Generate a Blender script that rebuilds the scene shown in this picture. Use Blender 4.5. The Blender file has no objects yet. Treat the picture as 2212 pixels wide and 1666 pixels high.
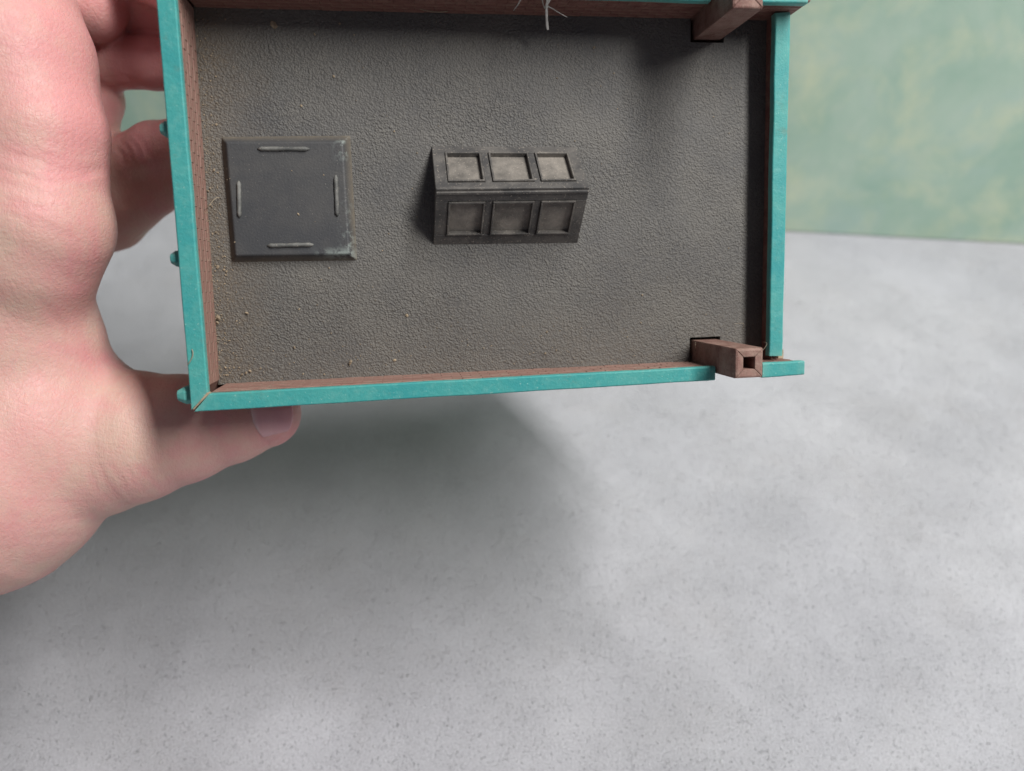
import bpy, bmesh, math, random
import numpy as np
from mathutils import Vector, Matrix, noise as mnoise

random.seed(7)
rng = np.random.default_rng(7)
SC = bpy.context.scene
COL = SC.collection

# ------------------------------------------------------------------ camera, ambient light, window light, exposure
F_PX, W_PX = 1584.85, 2212.0            # focal length and width of the photograph in the same pixels
CX, CY = 1106.0, 833.0
PITCH = math.radians(42.0)              # looking down
CAM_H = 0.280                           # metres above the tabletop
cam_data = bpy.data.cameras.new('camera')
cam_data.sensor_width = 36.0
cam_data.lens = 36.0 * F_PX / W_PX
cam_data.clip_start = 0.01
cam_data.clip_end = 50.0
cam_data.dof.use_dof = True
cam_data.dof.focus_distance = 0.203
cam_data.dof.aperture_fstop = cam_data.lens / 2.8
cam = bpy.data.objects.new('camera', cam_data)
COL.objects.link(cam)
c_p, s_p = math.cos(PITCH), math.sin(PITCH)
# camera axes in the world: right, up, backward
CAM_M = Matrix(((1, 0, 0, 0), (0, s_p, -c_p, 0), (0, c_p, s_p, CAM_H), (0, 0, 0, 1)))
cam.matrix_world = CAM_M
SC.camera = cam

world = bpy.data.worlds.new('World')
SC.world = world
world.use_nodes = True
bg = world.node_tree.nodes['Background']
bg.inputs[0].default_value = (0.97, 0.92, 1.07, 1)
bg.inputs[1].default_value = 0.118

SC.view_settings.view_transform = 'Standard'
SC.view_settings.look = 'None'
SC.view_settings.exposure = 0.0
SC.view_settings.gamma = 1.0
SC.cycles.max_bounces = 6

# pose of the little building: fitted from the photograph (camera space: right, up, forward; mm)
R_FIT = np.array([[0.9883341032, -0.0295050287, -0.1494160423],
                  [0.0501542458, 0.9893862697, 0.1363794738],
                  [0.1438063004, -0.1422823338, 0.9793239941]])
T_FIT = np.array([-2.82848726, 53.2879567, 208.671384])
BASE = 76.0                              # body depth below the roof (mm)

def cam_pt(right, up, fwd):              # metres in camera space -> world
    return CAM_M @ Vector((right, up, -fwd))

def model_matrix():
    cols = [R_FIT[:, 0], R_FIT[:, 1], -R_FIT[:, 2]]
    m = Matrix.Identity(4)
    for j, c in enumerate(cols):
        m[0][j], m[1][j], m[2][j] = c[0], c[1], -c[2]
    m[0][3], m[1][3], m[2][3] = T_FIT[0] / 1000, T_FIT[1] / 1000, -T_FIT[2] / 1000
    return CAM_M @ m

MODEL_M = model_matrix()
LDIR = MODEL_M.to_3x3() @ Vector((0.66, 0.80, 1.0)).normalized()
roof_mid = MODEL_M @ Vector((0, 0, 0))
ld = bpy.data.lights.new('window_light', 'AREA')
ld.shape = 'RECTANGLE'
ld.size, ld.size_y = 0.19, 1.05
ld.energy = 27.5
ld.color = (1.0, 0.975, 0.945)
lo = bpy.data.objects.new('window_light', ld)
COL.objects.link(lo)
zc = LDIR
yc = MODEL_M.to_3x3() @ Vector((0, 1, 0))
yc = (yc - zc * yc.dot(zc)).normalized()
xc = yc.cross(zc)
lm = Matrix((xc, yc, zc)).transposed().to_4x4()
lm.translation = roof_mid + LDIR * 1.25
lo.matrix_world = lm

# ------------------------------------------------------------------ node helper
class NT:
    def __init__(self, name):
        self.m = bpy.data.materials.new(name)
        self.m.use_nodes = True
        self.t = self.m.node_tree
        self.b = self.t.nodes['Principled BSDF']
        self.co = self.t.nodes.new('ShaderNodeTexCoord').outputs['Object']

    def n(self, kind, **kw):
        nd = self.t.nodes.new('ShaderNode' + kind)
        for k, v in kw.items():
            setattr(nd, k, v)
        return nd

    def link(self, a, b):
        self.t.links.new(a, b)

    def put(self, sock, v):
        if hasattr(v, 'is_output'):
            self.link(v, sock)
        else:
            if isinstance(v, (tuple, list)) and len(v) == 3 and sock.type == 'RGBA':
                v = (*v, 1)
            sock.default_value = v

    def mapped(self, scale=(1, 1, 1), rot=(0, 0, 0), loc=(0, 0, 0)):
        nd = self.n('Mapping')
        nd.inputs['Scale'].default_value = scale
        nd.inputs['Rotation'].default_value = rot
        nd.inputs['Location'].default_value = loc
        self.link(self.co, nd.inputs['Vector'])
        return nd.outputs[0]

    def noise(self, scale, detail=3, rough=0.55, vec=None, dist=0.0):
        nd = self.n('TexNoise')
        nd.inputs['Scale'].default_value = scale
        nd.inputs['Detail'].default_value = detail
        nd.inputs['Roughness'].default_value = rough
        nd.inputs['Distortion'].default_value = dist
        self.link(vec or self.co, nd.inputs['Vector'])
        return nd.outputs['Fac']

    def voro(self, scale, feature='F1', vec=None, out='Distance', smooth=None):
        nd = self.n('TexVoronoi', feature=feature)
        nd.inputs['Scale'].default_value = scale
        if smooth is not None:
            nd.inputs['Smoothness'].default_value = smooth
        self.link(vec or self.co, nd.inputs['Vector'])
        return nd.outputs[out]

    def ramp(self, fac, lo, hi, a=0.0, b=1.0):
        nd = self.n('MapRange')
        nd.inputs[1].default_value, nd.inputs[2].default_value = lo, hi
        nd.inputs[3].default_value, nd.inputs[4].default_value = a, b
        self.put(nd.inputs[0], fac)
        return nd.outputs[0]

    def math(self, op, a, b=0.0):
        nd = self.n('Math', operation=op)
        self.put(nd.inputs[0], a)
        self.put(nd.inputs[1], b)
        return nd.outputs[0]

    def mix(self, fac, a, b, mode='MIX'):
        nd = self.n('Mix', data_type='RGBA', blend_type=mode)
        self.put(nd.inputs['Factor'], fac)
        self.put(nd.inputs[6], a)
        self.put(nd.inputs[7], b)
        return nd.outputs[2]

    def xyz(self):
        nd = self.n('SeparateXYZ')
        self.link(self.co, nd.inputs[0])
        return nd.outputs

    def bump(self, h, dist, strength=1.0, prev=None):
        nd = self.n('Bump')
        nd.inputs['Distance'].default_value = dist
        nd.inputs['Strength'].default_value = strength
        self.link(h, nd.inputs['Height'])
        if prev is not None:
            self.link(prev, nd.inputs['Normal'])
        return nd.outputs[0]

    def done(self, color, rough=0.6, normal=None, spec=0.4, **kw):
        self.put(self.b.inputs['Base Color'], color)
        self.put(self.b.inputs['Roughness'], rough)
        self.put(self.b.inputs['Specular IOR Level'], spec)
        if normal is not None:
            self.link(normal, self.b.inputs['Normal'])
        for k, v in kw.items():
            self.put(self.b.inputs[k], v)
        return self.m

# ------------------------------------------------------------------ materials
def mat_roof():
    k = NT('roof_plastic')
    x, y, z = k.xyz()
    mm = 1000.0
    warp = k.noise(260, 2)
    vec = k.n('VectorMath', operation='ADD')
    k.link(k.co, vec.inputs[0])
    wv = k.n('TexNoise'); wv.inputs['Scale'].default_value = 420; k.link(k.co, wv.inputs['Vector'])
    sc = k.n('VectorMath', operation='SCALE'); sc.inputs['Scale'].default_value = 0.0012
    k.link(wv.outputs['Color'], sc.inputs[0]); k.link(sc.outputs[0], vec.inputs[1])
    peb = k.voro(1800, 'SMOOTH_F1', vec.outputs[0], smooth=0.5)
    fine = k.noise(2100, 3, 0.6)
    big = k.noise(1150, 3, 0.55)
    mod = k.ramp(k.noise(70, 3, 0.6), 0.3, 0.7, 0.55, 1.15)
    h = k.math('ADD', k.math('MULTIPLY', peb, -0.75), k.math('ADD', k.math('MULTIPLY', fine, 0.7), k.math('MULTIPLY', big, 0.6)))
    h = k.math('MULTIPLY', h, mod)
    # dusty brown left side and lower left, paler scuffs over the middle
    n1 = k.noise(60, 4, 0.65)
    left = k.ramp(k.math('ADD', k.math('MULTIPLY', x, mm), k.math('MULTIPLY', n1, 26)), -66, -48, 1, 0)
    low = k.ramp(k.math('ADD', k.math('MULTIPLY', y, mm), k.math('MULTIPLY', k.noise(45, 4), 40)), -30, 10, 1, 0)
    dirt = k.math('MAXIMUM', k.math('MULTIPLY', left, 1.0), k.math('MULTIPLY', low, 0.45))
    grime = k.ramp(k.noise(1100, 3, 0.7), 0.42, 0.66)
    base = k.mix(k.ramp(k.noise(38, 5, 0.65), 0.27, 0.76), (0.078, 0.078, 0.079), (0.137, 0.131, 0.119))
    base = k.mix(k.math('MULTIPLY', dirt, k.ramp(grime, 0, 1, 0.35, 0.9)), base, (0.135, 0.108, 0.078))
    tops = k.ramp(h, 0.15, 0.62)
    base = k.mix(k.math('MULTIPLY', tops, 0.42), base, (0.205, 0.195, 0.172))
    nrm = k.bump(h, 0.00040, 0.95)
    return k.done(base, 0.62, nrm, 0.35)

def mat_hatch():
    k = NT('hatch_plastic')
    x, y, z = k.xyz()
    n1 = k.noise(70, 4, 0.6)
    base = k.mix(k.ramp(n1, 0.35, 0.7), (0.050, 0.052, 0.056), (0.082, 0.080, 0.077))
    # pale dried-glue scuffs along the right edge and the lower right corner
    xs = k.ramp(x, -0.0465, -0.0425)
    ys = k.ramp(y, 0.004, -0.0135)
    ys2 = k.ramp(y, 0.0095, 0.0125)
    blot = k.ramp(k.noise(420, 4, 0.7), 0.50, 0.62)
    m1 = k.math('MULTIPLY', k.math('MULTIPLY', xs, k.math('MAXIMUM', ys, ys2)), blot)
    bx = k.ramp(x, -0.054, -0.046)
    by = k.ramp(y, -0.0125, -0.0142)
    m2 = k.math('MULTIPLY', k.math('MULTIPLY', bx, by), k.ramp(k.noise(500, 3, 0.6), 0.42, 0.55))
    base = k.mix(k.math('MULTIPLY', k.math('MAXIMUM', m1, m2), 0.75), base, (0.26, 0.30, 0.28))
    rim = k.math('MULTIPLY', k.ramp(z, 0.0762, 0.0784, 0.85, 0), k.ramp(k.noise(300, 4, 0.7), 0.3, 0.6, 0.5, 1.0))
    base = k.mix(rim, base, (0.150, 0.128, 0.098))
    spk = k.ramp(k.noise(2300, 1, 0.4), 0.72, 0.78)
    base = k.mix(k.math('MULTIPLY', spk, 0.5), base, (0.30, 0.28, 0.24))
    nrm = k.bump(k.noise(1600, 3, 0.6), 0.00012, 0.7)
    return k.done(base, 0.52, nrm, 0.4)

def mat_skylight(name, dark, pale):
    k = NT(name)
    base = k.mix(k.ramp(k.noise(160, 5, 0.65), 0.36, 0.66), dark, pale)
    spk = k.ramp(k.noise(2000, 1, 0.4), 0.66, 0.73)
    base = k.mix(k.math('MULTIPLY', spk, 0.6), base, (0.36, 0.32, 0.27))
    nrm = k.bump(k.noise(1300, 4, 0.65), 0.00018, 0.8)
    return k.done(base, 0.58, nrm, 0.4)

def mat_coping():
    k = NT('verdigris_plastic')
    n1 = k.noise(55, 4, 0.6)
    n2 = k.noise(420, 4, 0.7, k.mapped((1, 1, 1)))
    base = k.mix(k.ramp(n1, 0.28, 0.74), (0.010, 0.265, 0.282), (0.056, 0.330, 0.302))
    base = k.mix(k.math('MULTIPLY', k.ramp(n2, 0.48, 0.66), 0.22), base, (0.19, 0.44, 0.39))
    geo = k.n('NewGeometry')
    base = k.mix(k.ramp(geo.outputs['Pointiness'], 0.52, 0.60, 0, 0.28), base, (0.34, 0.46, 0.36))
    dirt = k.ramp(k.noise(130, 5, 0.75), 0.60, 0.74)
    base = k.mix(k.math('MULTIPLY', dirt, 0.50), base, (0.16, 0.18, 0.12))
    spk = k.ramp(k.noise(1500, 2, 0.5), 0.68, 0.75)
    base = k.mix(k.math('MULTIPLY', spk, 0.5), base, (0.42, 0.60, 0.52))
    nrm = k.bump(k.noise(900, 4, 0.65), 0.00022, 0.7)
    return k.done(base, 0.55, nrm, 0.30, **{'Subsurface Weight': 0.25, 'Subsurface Scale': 0.0012,
                                         'Subsurface Radius': (0.4, 1.0, 1.0)})

def mat_brick(name, a, b, dust=0.35, streak=(1, 1, 1)):
    k = NT(name)
    oi = k.n('ObjectInfo')
    base = k.mix(k.ramp(k.noise(240, 4, 0.65, k.mapped(streak)), 0.35, 0.68), a, b)
    base = k.mix(k.ramp(oi.outputs['Random'], 0, 1, 0, 0.22), base, (0.24, 0.125, 0.095))
    d = k.ramp(k.noise(330, 5, 0.75), 0.46, 0.66)
    base = k.mix(k.math('MULTIPLY', d, dust), base, (0.27, 0.215, 0.165))
    nrm = k.bump(k.noise(800, 4, 0.7, k.mapped(streak)), 0.00022, 0.8)
    return k.done(base, 0.62, nrm, 0.35)

def mat_chimney():
    k = NT('chimney_plastic')
    br = k.n('TexBrick')
    br.inputs['Scale'].default_value = 1.0
    br.inputs['Brick Width'].default_value = 0.0042
    br.inputs['Row Height'].default_value = 0.0021
    br.inputs['Mortar Size'].default_value = 0.00022
    br.inputs['Mortar Smooth'].default_value = 0.6
    cx = k.n('SeparateXYZ'); k.link(k.co, cx.inputs[0])
    cb = k.n('CombineXYZ')
    k.link(k.math('ADD', cx.outputs[0], cx.outputs[1]), cb.inputs[0]); k.link(cx.outputs[2], cb.inputs[1])
    k.link(cb.outputs[0], br.inputs['Vector'])
    base = k.mix(k.ramp(k.noise(200, 5, 0.65), 0.34, 0.68), (0.165, 0.075, 0.060), (0.320, 0.195, 0.160))
    d = k.ramp(k.noise(300, 5, 0.75), 0.48, 0.66)
    base = k.mix(k.math('MULTIPLY', d, 0.45), base, (0.31, 0.235, 0.185))
    n0 = k.bump(k.math('MULTIPLY', br.outputs['Fac'], -1.0), 0.00012, 0.6)
    nrm = k.bump(k.noise(700, 5, 0.75), 0.00042, 0.9, n0)
    return k.done(base, 0.55, nrm, 0.4)

def mat_table():
    k = NT('mottled_stone_sheet')
    wv = k.n('TexNoise'); wv.inputs['Scale'].default_value = 700; wv.inputs['Detail'].default_value = 3
    k.link(k.co, wv.inputs['Vector'])
    sc = k.n('VectorMath', operation='SCALE'); sc.inputs['Scale'].default_value = 0.0022
    k.link(wv.outputs['Color'], sc.inputs[0])
    ad = k.n('VectorMath', operation='ADD'); k.link(k.co, ad.inputs[0]); k.link(sc.outputs[0], ad.inputs[1])
    def chips(scale, share, radius, shift):
        mp = k.n('Mapping'); mp.inputs['Location'].default_value = shift
        k.link(ad.outputs[0], mp.inputs['Vector'])
        vo = k.n('TexVoronoi', feature='F1'); vo.inputs['Scale'].default_value = scale
        k.link(mp.outputs[0], vo.inputs['Vector'])
        sp = k.n('SeparateColor'); k.link(vo.outputs['Color'], sp.inputs[0])
        pick = k.ramp(sp.outputs[0], share - .02, share, 1, 0)
        size = k.ramp(sp.outputs[1], 0, 1, radius * .4, radius)
        return k.math('MULTIPLY', pick, k.ramp(k.math('DIVIDE', vo.outputs['Distance'], size), 0.65, 1.0, 1, 0))
    big = k.noise(8, 5, 0.6, None, 0.6)
    mid = k.noise(52, 6, 0.72, None, 0.4)
    base = k.mix(k.ramp(big, 0.30, 0.72), (0.500, 0.504, 0.545), (0.540, 0.542, 0.574))
    base = k.mix(k.math('MULTIPLY', k.ramp(mid, 0.50, 0.74), 0.11), base, (0.33, 0.345, 0.37))
    base = k.mix(k.math('MULTIPLY', k.ramp(k.noise(19, 6, 0.7), 0.52, 0.74), 0.16), base, (0.455, 0.420, 0.400))
    patch = k.ramp(k.noise(15, 4, 0.6, k.mapped(loc=(3.1, 1.7, 0))), 0.36, 0.64, 0.50, 1.0)
    dark = k.math('MAXIMUM', chips(520, .12, .34, (0, 0, 0)), chips(1150, .20, .44, (.3, .7, 0)))
    lite = k.math('MAXIMUM', chips(520, .12, .34, (.9, .2, 0)), chips(1050, .24, .42, (.5, .1, 0)))
    base = k.mix(k.math('MULTIPLY', k.math('MULTIPLY', dark, patch), 0.22), base, (0.20, 0.215, 0.245))
    base = k.mix(k.math('MULTIPLY', k.math('MULTIPLY', lite, patch), 0.30), base, (0.70, 0.70, 0.70))
    grain = k.ramp(k.noise(1300, 5, 0.85), 0.32, 0.68, 0.78, 1.20)
    g3 = k.n('CombineColor')
    for i in range(3):
        k.link(grain, g3.inputs[i])
    base = k.mix(1.0, base, g3.outputs[0], 'MULTIPLY')
    h = k.math('ADD', k.math('MULTIPLY', k.noise(900, 5, 0.8), 1.2), k.math('SUBTRACT', k.math('MULTIPLY', lite, 0.7), k.math('MULTIPLY', dark, 0.7)))
    h = k.math('MULTIPLY', h, patch)
    nrm = k.bump(h, 0.0012, 0.9)
    return k.done(base, 0.6, nrm, 0.3)

def mat_backdrop():
    k = NT('mottled_green_board')
    n1 = k.noise(15, 5, 0.62, None, 0.5)
    n2 = k.noise(24, 5, 0.65, k.mapped(loc=(5, 2, 1)), 0.4)
    base = k.mix(k.ramp(n1, 0.34, 0.66), (0.300, 0.455, 0.365), (0.420, 0.548, 0.455))
    base = k.mix(k.math('MULTIPLY', k.ramp(n2, 0.46, 0.72), 0.7), base, (0.595, 0.640, 0.445))
    n3 = k.noise(11, 4, 0.6, k.mapped(loc=(1, 7, 3)))
    base = k.mix(k.math('MULTIPLY', k.ramp(n3, 0.54, 0.70), 0.55), base, (0.340, 0.485, 0.480))
    n4 = k.noise(70, 4, 0.6)
    base = k.mix(k.math('MULTIPLY', k.ramp(n4, 0.5, 0.7), 0.25), base, (0.44, 0.53, 0.46))
    return k.done(base, 0.6, k.bump(k.noise(300, 3), 0.0003, 0.4), 0.3)

def mat_skin():
    k = NT('skin')
    a = k.n('Attribute'); a.attribute_name = 'redness'
    red = k.math('ADD', a.outputs['Fac'], k.ramp(k.noise(36, 4, 0.6), 0.3, 0.7, -0.35, 0.35))
    red = k.math('ADD', red, k.ramp(k.noise(150, 4, 0.65), 0.35, 0.65, -0.18, 0.18))
    base = k.mix(k.ramp(red, 0, 1), (0.580, 0.400, 0.330), (0.620, 0.292, 0.288))
    base = k.mix(k.math('MULTIPLY', k.ramp(k.noise(480, 3, 0.7), 0.5, 0.72), 0.16), base, (0.50, 0.22, 0.19))
    fine = k.noise(1500, 3, 0.65)
    cells = k.voro(1000, 'F1', k.mapped((1.0, 0.55, 1.0), (0.2, 0.3, 0.5)))
    lines = k.noise(520, 4, 0.7, k.mapped((1.0, 0.16, 0.3), (0.1, 0.0, 0.06)))
    h = k.math('ADD', k.math('MULTIPLY', fine, 0.4), k.math('ADD', k.math('MULTIPLY', cells, 0.28), k.math('MULTIPLY', lines, 1.1)))
    l2 = k.noise(800, 3, 0.7, k.mapped((0.14, 1.0, 0.5), (0.3, 0.2, 0.6)))
    creas = k.voro(1150, 'DISTANCE_TO_EDGE', k.mapped((1.0, 0.5, 0.7), (0.3, 0.2, 0.7)))
    h = k.math('ADD', h, k.math('ADD', k.math('MULTIPLY', l2, 0.8), k.math('MULTIPLY', k.ramp(creas, 0.0, 0.16), 0.16)))
    nrm = k.bump(h, 0.00026, 0.72)
    rough = k.ramp(k.noise(420, 3), 0.3, 0.7, 0.42, 0.60)
    return k.done(base, rough, nrm, 0.38, **{'Subsurface Weight': 0.30, 'Subsurface Scale': 0.0035,
                                            'Subsurface Radius': (1.0, 0.35, 0.22)})

def mat_nail():
    k = NT('fingernail')
    a = k.n('Attribute'); a.attribute_name = 'lunula'
    base = k.mix(k.ramp(k.noise(200, 3), 0.3, 0.7), (0.62, 0.345, 0.370), (0.70, 0.420, 0.430))
    base = k.mix(k.math('MULTIPLY', a.outputs['Fac'], 0.8), base, (0.76, 0.62, 0.60))
    nrm = k.bump(k.noise(900, 2, 0.5, k.mapped((0.1, 1, 1))), 0.00008, 0.5)
    return k.done(base, 0.30, nrm, 0.5, **{'Subsurface Weight': 0.2, 'Subsurface Scale': 0.002})

def mat_plain(name, c, rough=0.7, var=0.3, scale=400):
    k = NT(name)
    lo_ = tuple(v * (1 - var) for v in c)
    hi_ = tuple(min(1, v * (1 + var)) for v in c)
    base = k.mix(k.ramp(k.noise(scale, 4, 0.65), 0.33, 0.67), lo_, hi_)
    return k.done(base, rough, k.bump(k.noise(scale * 2.5, 3), 0.00015, 0.6), 0.3)

M = dict(roof=mat_roof(), hatch=mat_hatch(),
         skyframe=mat_skylight('skylight_frame_plastic', (0.054, 0.053, 0.053), (0.122, 0.115, 0.106)),
         sash=mat_skylight('skylight_sash_plastic', (0.060, 0.058, 0.056), (0.175, 0.162, 0.145)),
         pane=mat_skylight('skylight_pane_plastic', (0.115, 0.107, 0.096), (0.250, 0.228, 0.200)),
         rod=mat_skylight('handle_plastic', (0.075, 0.078, 0.076), (0.20, 0.20, 0.185)),
         coping=mat_coping(),
         brick=mat_brick('brick_red_plastic', (0.150, 0.062, 0.050), (0.235, 0.115, 0.092)),
         brick_dusty=mat_brick('dusty_brick_plastic', (0.245, 0.120, 0.098), (0.325, 0.205, 0.168), 0.65),
         wall=mat_brick('mortar_bed_plastic', (0.115, 0.050, 0.041), (0.170, 0.088, 0.070), 0.3),
         chimney=mat_chimney(), table=mat_table(), board=mat_backdrop(), skin=mat_skin(), nail=mat_nail(),
         glue=mat_plain('dried_glue', (0.36, 0.29, 0.20)), lint=mat_plain('lint', (0.55, 0.54, 0.51), 0.8),
         crumb=mat_plain('dust_crumb', (0.27, 0.215, 0.150), 0.9, 0.45, 900),
         hair=mat_plain('fine_hair', (0.30, 0.25, 0.18), 0.7))

# ------------------------------------------------------------------ mesh helpers (building in mm, z = 0 on the roof floor)
BASE_M = MODEL_M @ Matrix.Translation((0, 0, -BASE / 1000))

def link_mesh(name, verts, faces, mat, parent=None, smooth=False, shift=True):
    me = bpy.data.meshes.new(name)
    if shift:
        verts = [(v[0] / 1000, v[1] / 1000, (v[2] + BASE) / 1000) for v in verts]
    me.from_pydata([tuple(v) for v in verts], [], [tuple(f) for f in faces])
    me.validate()
    bm = bmesh.new(); bm.from_mesh(me)
    bmesh.ops.recalc_face_normals(bm, faces=bm.faces)
    bm.to_mesh(me); bm.free()
    if smooth:
        me.shade_smooth()
    me.materials.append(mat)
    o = bpy.data.objects.new(name, me)
    COL.objects.link(o)
    if parent is not None:
        o.parent = parent
    return o

class MB:
    def __init__(self):
        self.v, self.f = [], []
    def add(self, v, f):
        k = len(self.v)
        self.v += [tuple(p) for p in v]
        self.f += [tuple(i + k for i in q) for q in f]
    def hexa(self, b, t):                 # bottom quad, top quad
        self.add(list(b) + list(t), [(3, 2, 1, 0), (4, 5, 6, 7), (0, 1, 5, 4), (1, 2, 6, 5), (2, 3, 7, 6), (3, 0, 4, 7)])
    def box(self, x0, x1, y0, y1, z0, z1):
        q = [(x0, y0), (x1, y0), (x1, y1), (x0, y1)]
        self.hexa([(*p, z0) for p in q], [(*p, z1) for p in q])
    def loft(self, rings, close=True):
        n = len(rings[0]); v = [p for r in rings for p in r]; f = []
        for i in range(len(rings) - 1):
            for j in range(n):
                a, b = i * n + j, i * n + (j + 1) % n
                f.append((a, b, b + n, a + n))
        if close:
            f.append(tuple(range(n - 1, -1, -1)))
            f.append(tuple(range((len(rings) - 1) * n, len(rings) * n)))
        self.add(v, f)
    def build(self, name, mat, parent=None, smooth=False, bevel=0.0, seg=2, shift=True):
        o = link_mesh(name, self.v, self.f, mat, parent, smooth, shift)
        if bevel:
            bm = bmesh.new(); bm.from_mesh(o.data)
            eds = [e for e in bm.edges if len(e.link_faces) == 2 and e.calc_face_angle(0) > 0.6]
            bmesh.ops.bevel(bm, geom=eds, offset=bevel / 1000, segments=seg, affect='EDGES', profile=0.5, clamp_overlap=True)
            bm.to_mesh(o.data); bm.free()
            for p in o.data.polygons:
                p.use_smooth = False
        return o

def empty(name, label, cat, mat4, group=None):
    o = bpy.data.objects.new(name, None)
    o.empty_display_size = 0.01
    COL.objects.link(o)
    o.matrix_world = mat4
    o['label'] = label; o['category'] = cat
    if group:
        o['group'] = group
    return o

def lerp(a, b, t):
    return tuple(p + (q - p) * t for p, q in zip(a, b))

# ------------------------------------------------------------------ setting: tabletop and painted board behind it
def setting():
    v, f = [], []
    nx, ny = 40, 24
    for j in range(ny + 1):
        for i in range(nx + 1):
            v.append((-0.75 + 1.5 * i / nx, -0.25 + 0.86 * j / ny, 0.0))
    for j in range(ny):
        for i in range(nx):
            a = j * (nx + 1) + i
            f.append((a, a + 1, a + nx + 2, a + nx + 1))
    o = link_mesh('tabletop', v, f, M['table'], shift=False)
    bm = bmesh.new(); bm.from_mesh(o.data)
    r = bmesh.ops.extrude_face_region(bm, geom=bm.faces[:])
    for e in r['geom']:
        if isinstance(e, bmesh.types.BMVert):
            e.co.z -= 0.012
    bmesh.ops.recalc_face_normals(bm, faces=bm.faces)
    bm.to_mesh(o.data); bm.free()
    o['kind'] = 'structure'; o['label'] = 'pale grey mottled stone-look sheet the hand hovers over'
    # board standing on the sheet, slightly turned
    mb = MB()
    mb.box(-0.85, 0.85, 0, 0.012, 0.0008, 0.75)
    b = mb.build('backdrop', M['board'], None, shift=False)
    b.rotation_euler = (math.radians(-2), 0, math.radians(BOARD_ROT))
    b.location = (0.0, BOARD_Y, 0.0)
    b['kind'] = 'structure'; b['label'] = 'soft green and yellow mottled board standing behind the table'

BOARD_Y, BOARD_ROT = 0.5040, -6.2
setting()

# ------------------------------------------------------------------ the model building
bld = empty('model_building', 'small plastic model building with grey flat roof and teal copings, held in a hand', 'model building', BASE_M)
H_T = 17.2                                  # top of the tall copings
H_R = 7.9                                   # top of the low right-hand coping
CT = 2.2                                    # coping thickness
# inner corners of the parapets on the roof floor and at coping height
FTL, FBL, FBR, FTR = (-79.4, 49.2), (-80.9, -49.2), (80.0, -49.2), (79.5, 49.2)
CTL, CBL = (-79.1, 48.2), (-79.8, -49.6)
WALL_OUT_L, WALL_OUT_R, WALL_OUT_T, WALL_OUT_B = -83.4, 81.5, 52.2, -53.0

# roof slab with slots where the two chimneys come through
def roof():
    t0, t1 = (56.0, 66.1), 42.9
    b0, b1 = (56.2, 66.0), -42.0
    prof = [(FBL[0] - .3, FBL[1] - .3), (b0[0], -49.5), (b0[0], b1), (b0[1], b1), (b0[1], -49.5), (FBR[0] + .3, FBR[1] - .3),
            (FTR[0] + .3, FTR[1] + .3), (t0[1], 49.5), (t0[1], t1), (t0[0], t1), (t0[0], 49.5), (FTL[0] - .3, FTL[1] + .3)]
    n = len(prof)
    v = [(x, y, -1.6) for x, y in prof] + [(x, y, 0) for x, y in prof]
    f = [tuple(range(n - 1, -1, -1)), tuple(range(n, 2 * n))] + [(i, (i + 1) % n, n + (i + 1) % n, n + i) for i in range(n)]
    return link_mesh('roof', v, f, M['roof'], bld)
roof()

# outer walls, from the open bottom up to under the copings
def wall_piece(name, q, z0, z1, qt=None, mat='wall'):
    mb = MB()
    qt = qt or q
    mb.hexa([(*p, z0) for p in q], [(*p, z1) for p in qt])
    return mb.build(name, M[mat], bld)
w_left = wall_piece('parapet_wall', [(WALL_OUT_L, 52.2), (WALL_OUT_L, -52.6), (FBL[0], FBL[1] + 1.2), (FTL[0], FTL[1])], -BASE, H_T - CT - .02,
                    [(WALL_OUT_L, 52.2), (WALL_OUT_L, -52.6), (FBL[0], FBL[1] + 1.2), (FTL[0], FTL[1])], 'brick_dusty')
w_bot = wall_piece('parapet_wall', [(-83.0, WALL_OUT_B), (56.8, WALL_OUT_B), (56.8, -49.4), (FBL[0] + 1.6, -49.4)], -4.0, H_T - CT - .02)
w_end = wall_piece('parapet_wall', [(65.6, WALL_OUT_B + .3), (84.0, WALL_OUT_B + .3), (84.0, -49.4), (65.6, -49.4)], -4.0, H_T - CT - .02)
wall_piece('outer_wall', [(-83.0, WALL_OUT_B), (84.0, WALL_OUT_B), (84.0, -51.2), (-81.0, -51.2)], -BASE, -4.02)
w_top = wall_piece('parapet_wall', [(84.0, WALL_OUT_T + .3), (-83.0, WALL_OUT_T + .3), (FTL[0] + .8, 49.4), (84.0, 49.4)], -BASE, H_T - CT - .02)
w_right = wall_piece('parapet_wall', [(79.6, -49.3), (WALL_OUT_R, -49.3), (WALL_OUT_R, 49.3), (79.3, 49.3)], -BASE, H_R - CT - .02)
mbb = MB(); mbb.box(-86, 90, -55, 60, -BASE, -BASE + 3.0); mbb.build('shadow_base_plate', M['roof'], bld, bevel=.4)  # unseen plate, made wider than the walls to spread the table shadow

# moulded bricks, proud of the inner parapet faces
BL_, BH_, BT_ = 5.4, 2.12, 0.20
def brick_mesh(length, name):
    mb = MB()
    g, c = 0.025, 0.09
    x0, x1, z0, z1 = -length / 2 + g, length / 2 - g, -BH_ / 2 + .06, BH_ / 2 - .06
    mb.hexa([(x0, 0, z0), (x1, 0, z0), (x1, 0, z1), (x0, 0, z1)],
            [(x0 + c, -BT_, z0 + c), (x1 - c, -BT_, z0 + c), (x1 - c, -BT_, z1 - c), (x0 + c, -BT_, z1 - c)])
    me = bpy.data.meshes.new(name)
    me.from_pydata([(p[0] / 1000, p[1] / 1000, p[2] / 1000) for p in mb.v], [], mb.f)
    bm = bmesh.new(); bm.from_mesh(me); bmesh.ops.recalc_face_normals(bm, faces=bm.faces); bm.to_mesh(me); bm.free()
    return me
me_full, me_half = brick_mesh(BL_, 'brick'), brick_mesh(BL_ / 2, 'half_brick')
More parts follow.
